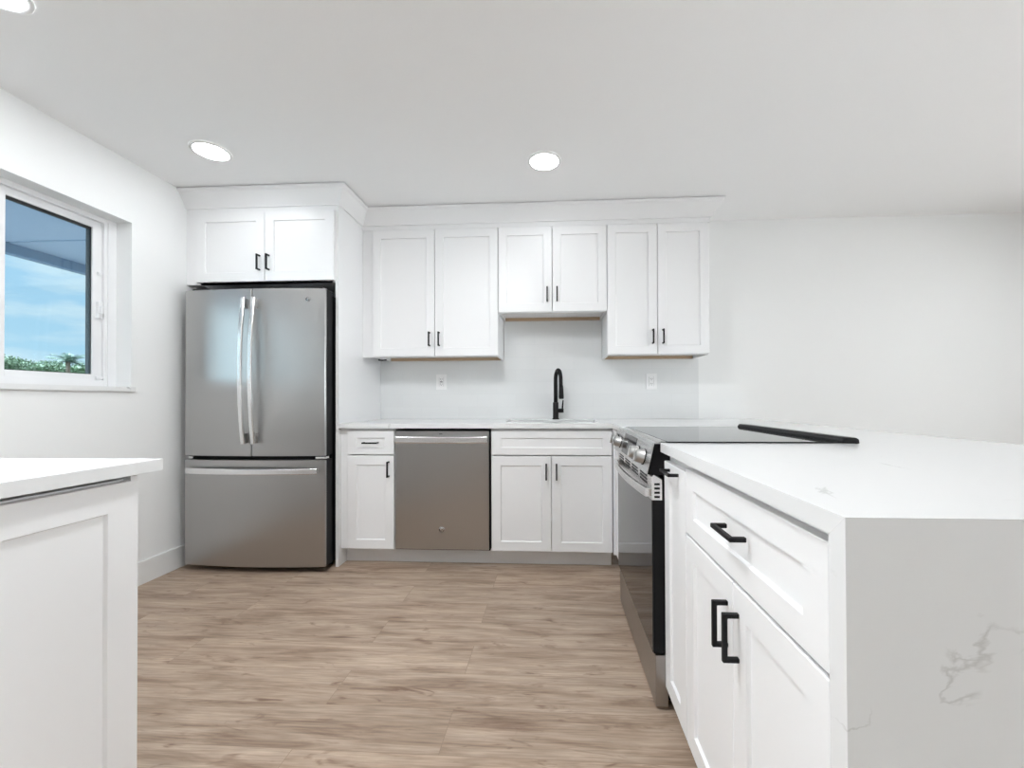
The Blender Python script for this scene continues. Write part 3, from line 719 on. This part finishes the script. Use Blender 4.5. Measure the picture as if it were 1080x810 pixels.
# oven door with vent louvres
bm = B(); bx(bm, .337, .385, RY0+.002, RY1-.002, .192, .716, .002); od = obj('oven_door', bm, 'black_plastic', rg)
box_obj('door_glass', 'black_glass', od, .3335, .3365, RY0+.004, RY1-.004, .196, .742)
bm = B(); prism(bm, [(.333, .7165), (.333, .796), (.340, .803), (.368, .786), (.368, .7165)], 'y', RY0+.001, RY1-.001); vt = obj('vent_trim', bm, 'stainless_bright', od)
bm = B()
for g in range(4):
    yc = RY0+.13+g*.165
    for r in range(3): bx(bm, .3318, .3335, yc-.058, yc+.058, .759+r*.0125, .7665+r*.0125)
obj('vent_slot', bm, 'black_plastic', vt)
bm = B()
for r in range(4): bx(bm, .342, .360, RY0-.0006, RY0+.002, .724+r*.0145, .731+r*.0145)
obj('side_slot', bm, 'black_plastic', vt)
bm = B(); n = 20; V = []
for k in range(n+1):
    f = k/n; y = RY0+.02+(RY1-RY0-.04)*f; x = .313-.022*(1-(2*f-1)**2)
    V.append([bm.verts.new(p) for p in ((x+.012, y, .724), (x+.003, y, .724), (x, y, .728), (x, y, .750), (x+.003, y, .754), (x+.012, y, .754))])
for a, b in zip(V[:-1], V[1:]):
    for k in range(6): bm.faces.new((a[k], a[(k+1) % 6], b[(k+1) % 6], b[k]))
bm.faces.new(V[0]); bm.faces.new(V[-1][::-1]); obj('handle', bm, 'stainless_bright', od)
for y in (RY0+.022, RY1-.052): box_obj('handle_mount', 'stainless_bright', od, .316, .336, y, y+.030, .726, .752, bev=.002)
bm = B(); bx(bm, .343, .385, RY0+.002, RY1-.002, .012, .186, .003); obj('storage_drawer', bm, 'stainless', rg)
for x in (.43, .93):
    for y in (RY0+.06, RY1-.06): foot(rg, x, y, .018, .036)
box_obj('cooktop', 'black_glass', rg, .3825, .985, RY0-.022, RY1+.022, .9146, .9195, bev=.0015)
bm = B(); prism(bm, [(.944, .9196), (.946, .926), (.954, .934), (.986, .934), (.996, .929), (.998, .9146), (.986, .9146), (.986, .9196)], 'y', RY0-.030, RY1-.01); bmesh.ops.recalc_face_normals(bm, faces=bm.faces); bmesh.ops.bevel(bm, geom=list(bm.edges), offset=.0015, segments=2, affect='EDGES'); v = obj('rear_vent_trim', bm, 'black_metal', rg)
v['label'] = 'long black trim bar behind the cooktop'

# ------------------------------------------------------------------ sink and faucet
t = thing('sink', 'undermount stainless sink basin set in the worktop behind the faucet opening', 'sink', (-.02, 2.9, .70))
t['label'] = 'undermount steel sink basin below the black faucet'
bm = B(); th = .002
a0, a1, b0, b1 = SX0-.006, SX1+.006, SY0-.006, SY1+.006
bx(bm, a0-th, a0, b0-th, b1+th, .69, CB-.001); bx(bm, a1, a1+th, b0-th, b1+th, .69, CB-.001)
bx(bm, a0, a1, b0-th, b0, .69, CB-.001); bx(bm, a0, a1, b1, b1+th, .69, CB-.001); bx(bm, a0, a1, b0, b1, .69, .692)
obj('basin', bm, 'sink_steel', t)
bm = B(); lathe(bm, [(.045, 0), (.045, .003), (.036, .004), (.030, .001), (.001, .001)], (-.02, 2.95, .692), 'z', 24); obj('drain', bm, 'chrome', t)
fx, fy = .012, 3.115
t = thing('faucet', 'matte black pull-down gooseneck faucet standing behind the sink', 'faucet', (fx, fy, CT))
bm = B(); lathe(bm, [(.027, 0), (.027, .006), (.0215, .010), (.0215, .125), (.019, .130), (.001, .130)], (fx, fy, CT+.0002), 'z', 24); obj('base', bm, 'black_metal', t)
ca, sa = math.cos(math.radians(-69)), math.sin(math.radians(-69))    # spout swings towards the room, slightly right
pts = [(0, .125), (0, .20), (0, .295)]
R = .052
for k in range(1, 13):
    a = math.pi*k/12*.98; pts.append((R-R*math.cos(a), .295+R*1.45*math.sin(a)))
pts += [(2*R+.002, .265), (2*R+.005, .24)]
bm = B(); tube(bm, [(fx+p*ca, fy+p*sa, CT+z) for p, z in pts], .0150, 14); obj('spout', bm, 'black_metal', t)
bm = B(); tube(bm, [(fx+p*ca, fy+p*sa, CT+z) for p, z in ((2*R+.004, .255), (2*R+.006, .235), (2*R+.010, .165), (2*R+.011, .155))], [.0150, .0165, .019, .0165], 14); obj('spray_head', bm, 'black_metal', t)
bm = B(); tube(bm, [(fx+.015, fy, CT+.066), (fx+.060, fy, CT+.066)], .0165, 14); tube(bm, [(fx+.050, fy, CT+.066), (fx+.052, fy, CT+.10), (fx+.056, fy, CT+.145)], [.0065, .006, .005], 10); obj('lever', bm, 'black_metal', t)

# ------------------------------------------------------------------ outlets on the backsplash
def outlet(x, z, label, gfci):
    t = thing('wall_outlet', label, 'outlet', (x, W-.009, z), 'outlets on the backsplash')
    y = W-.0092
    bm = B(); bx(bm, x-.041, x+.041, y-.006, y, z-.060, z+.060, .002); obj('cover_plate', bm, 'white_plastic', t)
    bm = B(); bx(bm, x-.017, x+.017, y-.0085, y-.006, z-.034, z+.034, .001)
    f = obj('receptacle', bm, 'white_plastic', t)
    bm = B()
    for s in (-1, 1):
        zc = z+s*.019
        for dx in (-.007, .006): bx(bm, x+dx-.0012, x+dx+.0012, y-.0092, y-.0084, zc-.002, zc+.007)
        bx(bm, x-.002, x+.002, y-.0092, y-.0084, zc-.010, zc-.006)
    if gfci: bx(bm, x-.010, x+.010, y-.0092, y-.0084, z-.0035, z+.0035)
    for r in ((-.018, -.0168), (.0168, .018)): bx(bm, x+r[0], x+r[1], y-.0072, y-.0062, z-.035, z+.035)
    obj('slot', bm, 'slot_dark', f)
outlet(-.886, 1.206, 'white outlet on the tile under the left wall cabinet', True)
outlet(.745, 1.200, 'white outlet on the tile under the right wall cabinet', False)

# ------------------------------------------------------------------ left bar cabinet
t = thing('bar_cabinet', 'white shaker cabinet end in the left foreground', 'cabinet', (-1.7, .8, 0))
box_obj('carcass', 'cabinet_white', t, XL+.016, -1.0495, .640, .944, 0, .872)
box_obj('end_skin', 'cabinet_white', t, XL+.016, -1.0305, .9445, .962, 0, .879, bev=.001)
obj('end_panel', shaker_bm(.322, .866, st=.070, rail=.066), 'cabinet_white', t, F_RIGHT(-1.029, .640, .002) )
t = thing('countertop', 'white quartz counter slab on the shaker cabinet in the left foreground', 'countertop', (-1.7, .8, CB))
box_obj('slab', 'quartz', t, XL+.001, -1.0085, .56, 1.0045, CB, CT, bev=.0015)

# ------------------------------------------------------------------ ceiling downlights
def downlight(x, y, label, m='lamp_lens'):
    t = thing('ceiling_downlight', label, 'ceiling light', (x, y, ZC), 'recessed ceiling downlights')
    bm = B(); seg = 40; prof = [(.097, ZC-.0005), (.097, ZC-.004), (.093, ZC-.007), (.082, ZC-.007), (.080, ZC-.003)]
    rings = [[bm.verts.new((x+r*math.cos(2*math.pi*k/seg), y+r*math.sin(2*math.pi*k/seg), z)) for k in range(seg)] for r, z in prof]
    for a, b in zip(rings[:-1], rings[1:]):
        for k in range(seg):
            f = bm.faces.new((a[k], a[(k+1) % seg], b[(k+1) % seg], b[k])); f.smooth = True
    obj('trim_ring', bm, 'trim_paint', t)
    bm = B(); lathe(bm, [(.080, -.001), (.080, -.004), (.070, -.0058), (.001, -.006)], (x, y, ZC), 'z', 40); obj('lens', bm, m, t)
downlight(-1.868, 2.130, 'round lit downlight in the ceiling above the refrigerator')
downlight(-.050, 2.333, 'round lit downlight in the ceiling in front of the sink cabinets')
downlight(-1.85, 1.235, 'round lit downlight cut off by the top left corner of the picture', 'lamp_lens_medium')
downlight(-.45, 1.12, 'unseen round downlight added as fill light above the middle of the kitchen floor, outside the picture', 'fill_lens_strong')  # this one and those below are out of view, added as fill
downlight(-.95, .72, 'unseen round downlight added as fill light beside the foreground counter, outside the picture', 'fill_lens_strong')
downlight(2.0, 1.15, 'unseen round downlight added as fill light over the seating side of the peninsula, outside the picture', 'lamp_lens_medium')
downlight(3.4, 1.9, 'unseen round downlight added as fill light over the seating area, beyond the right edge of the picture', 'lamp_lens_medium')
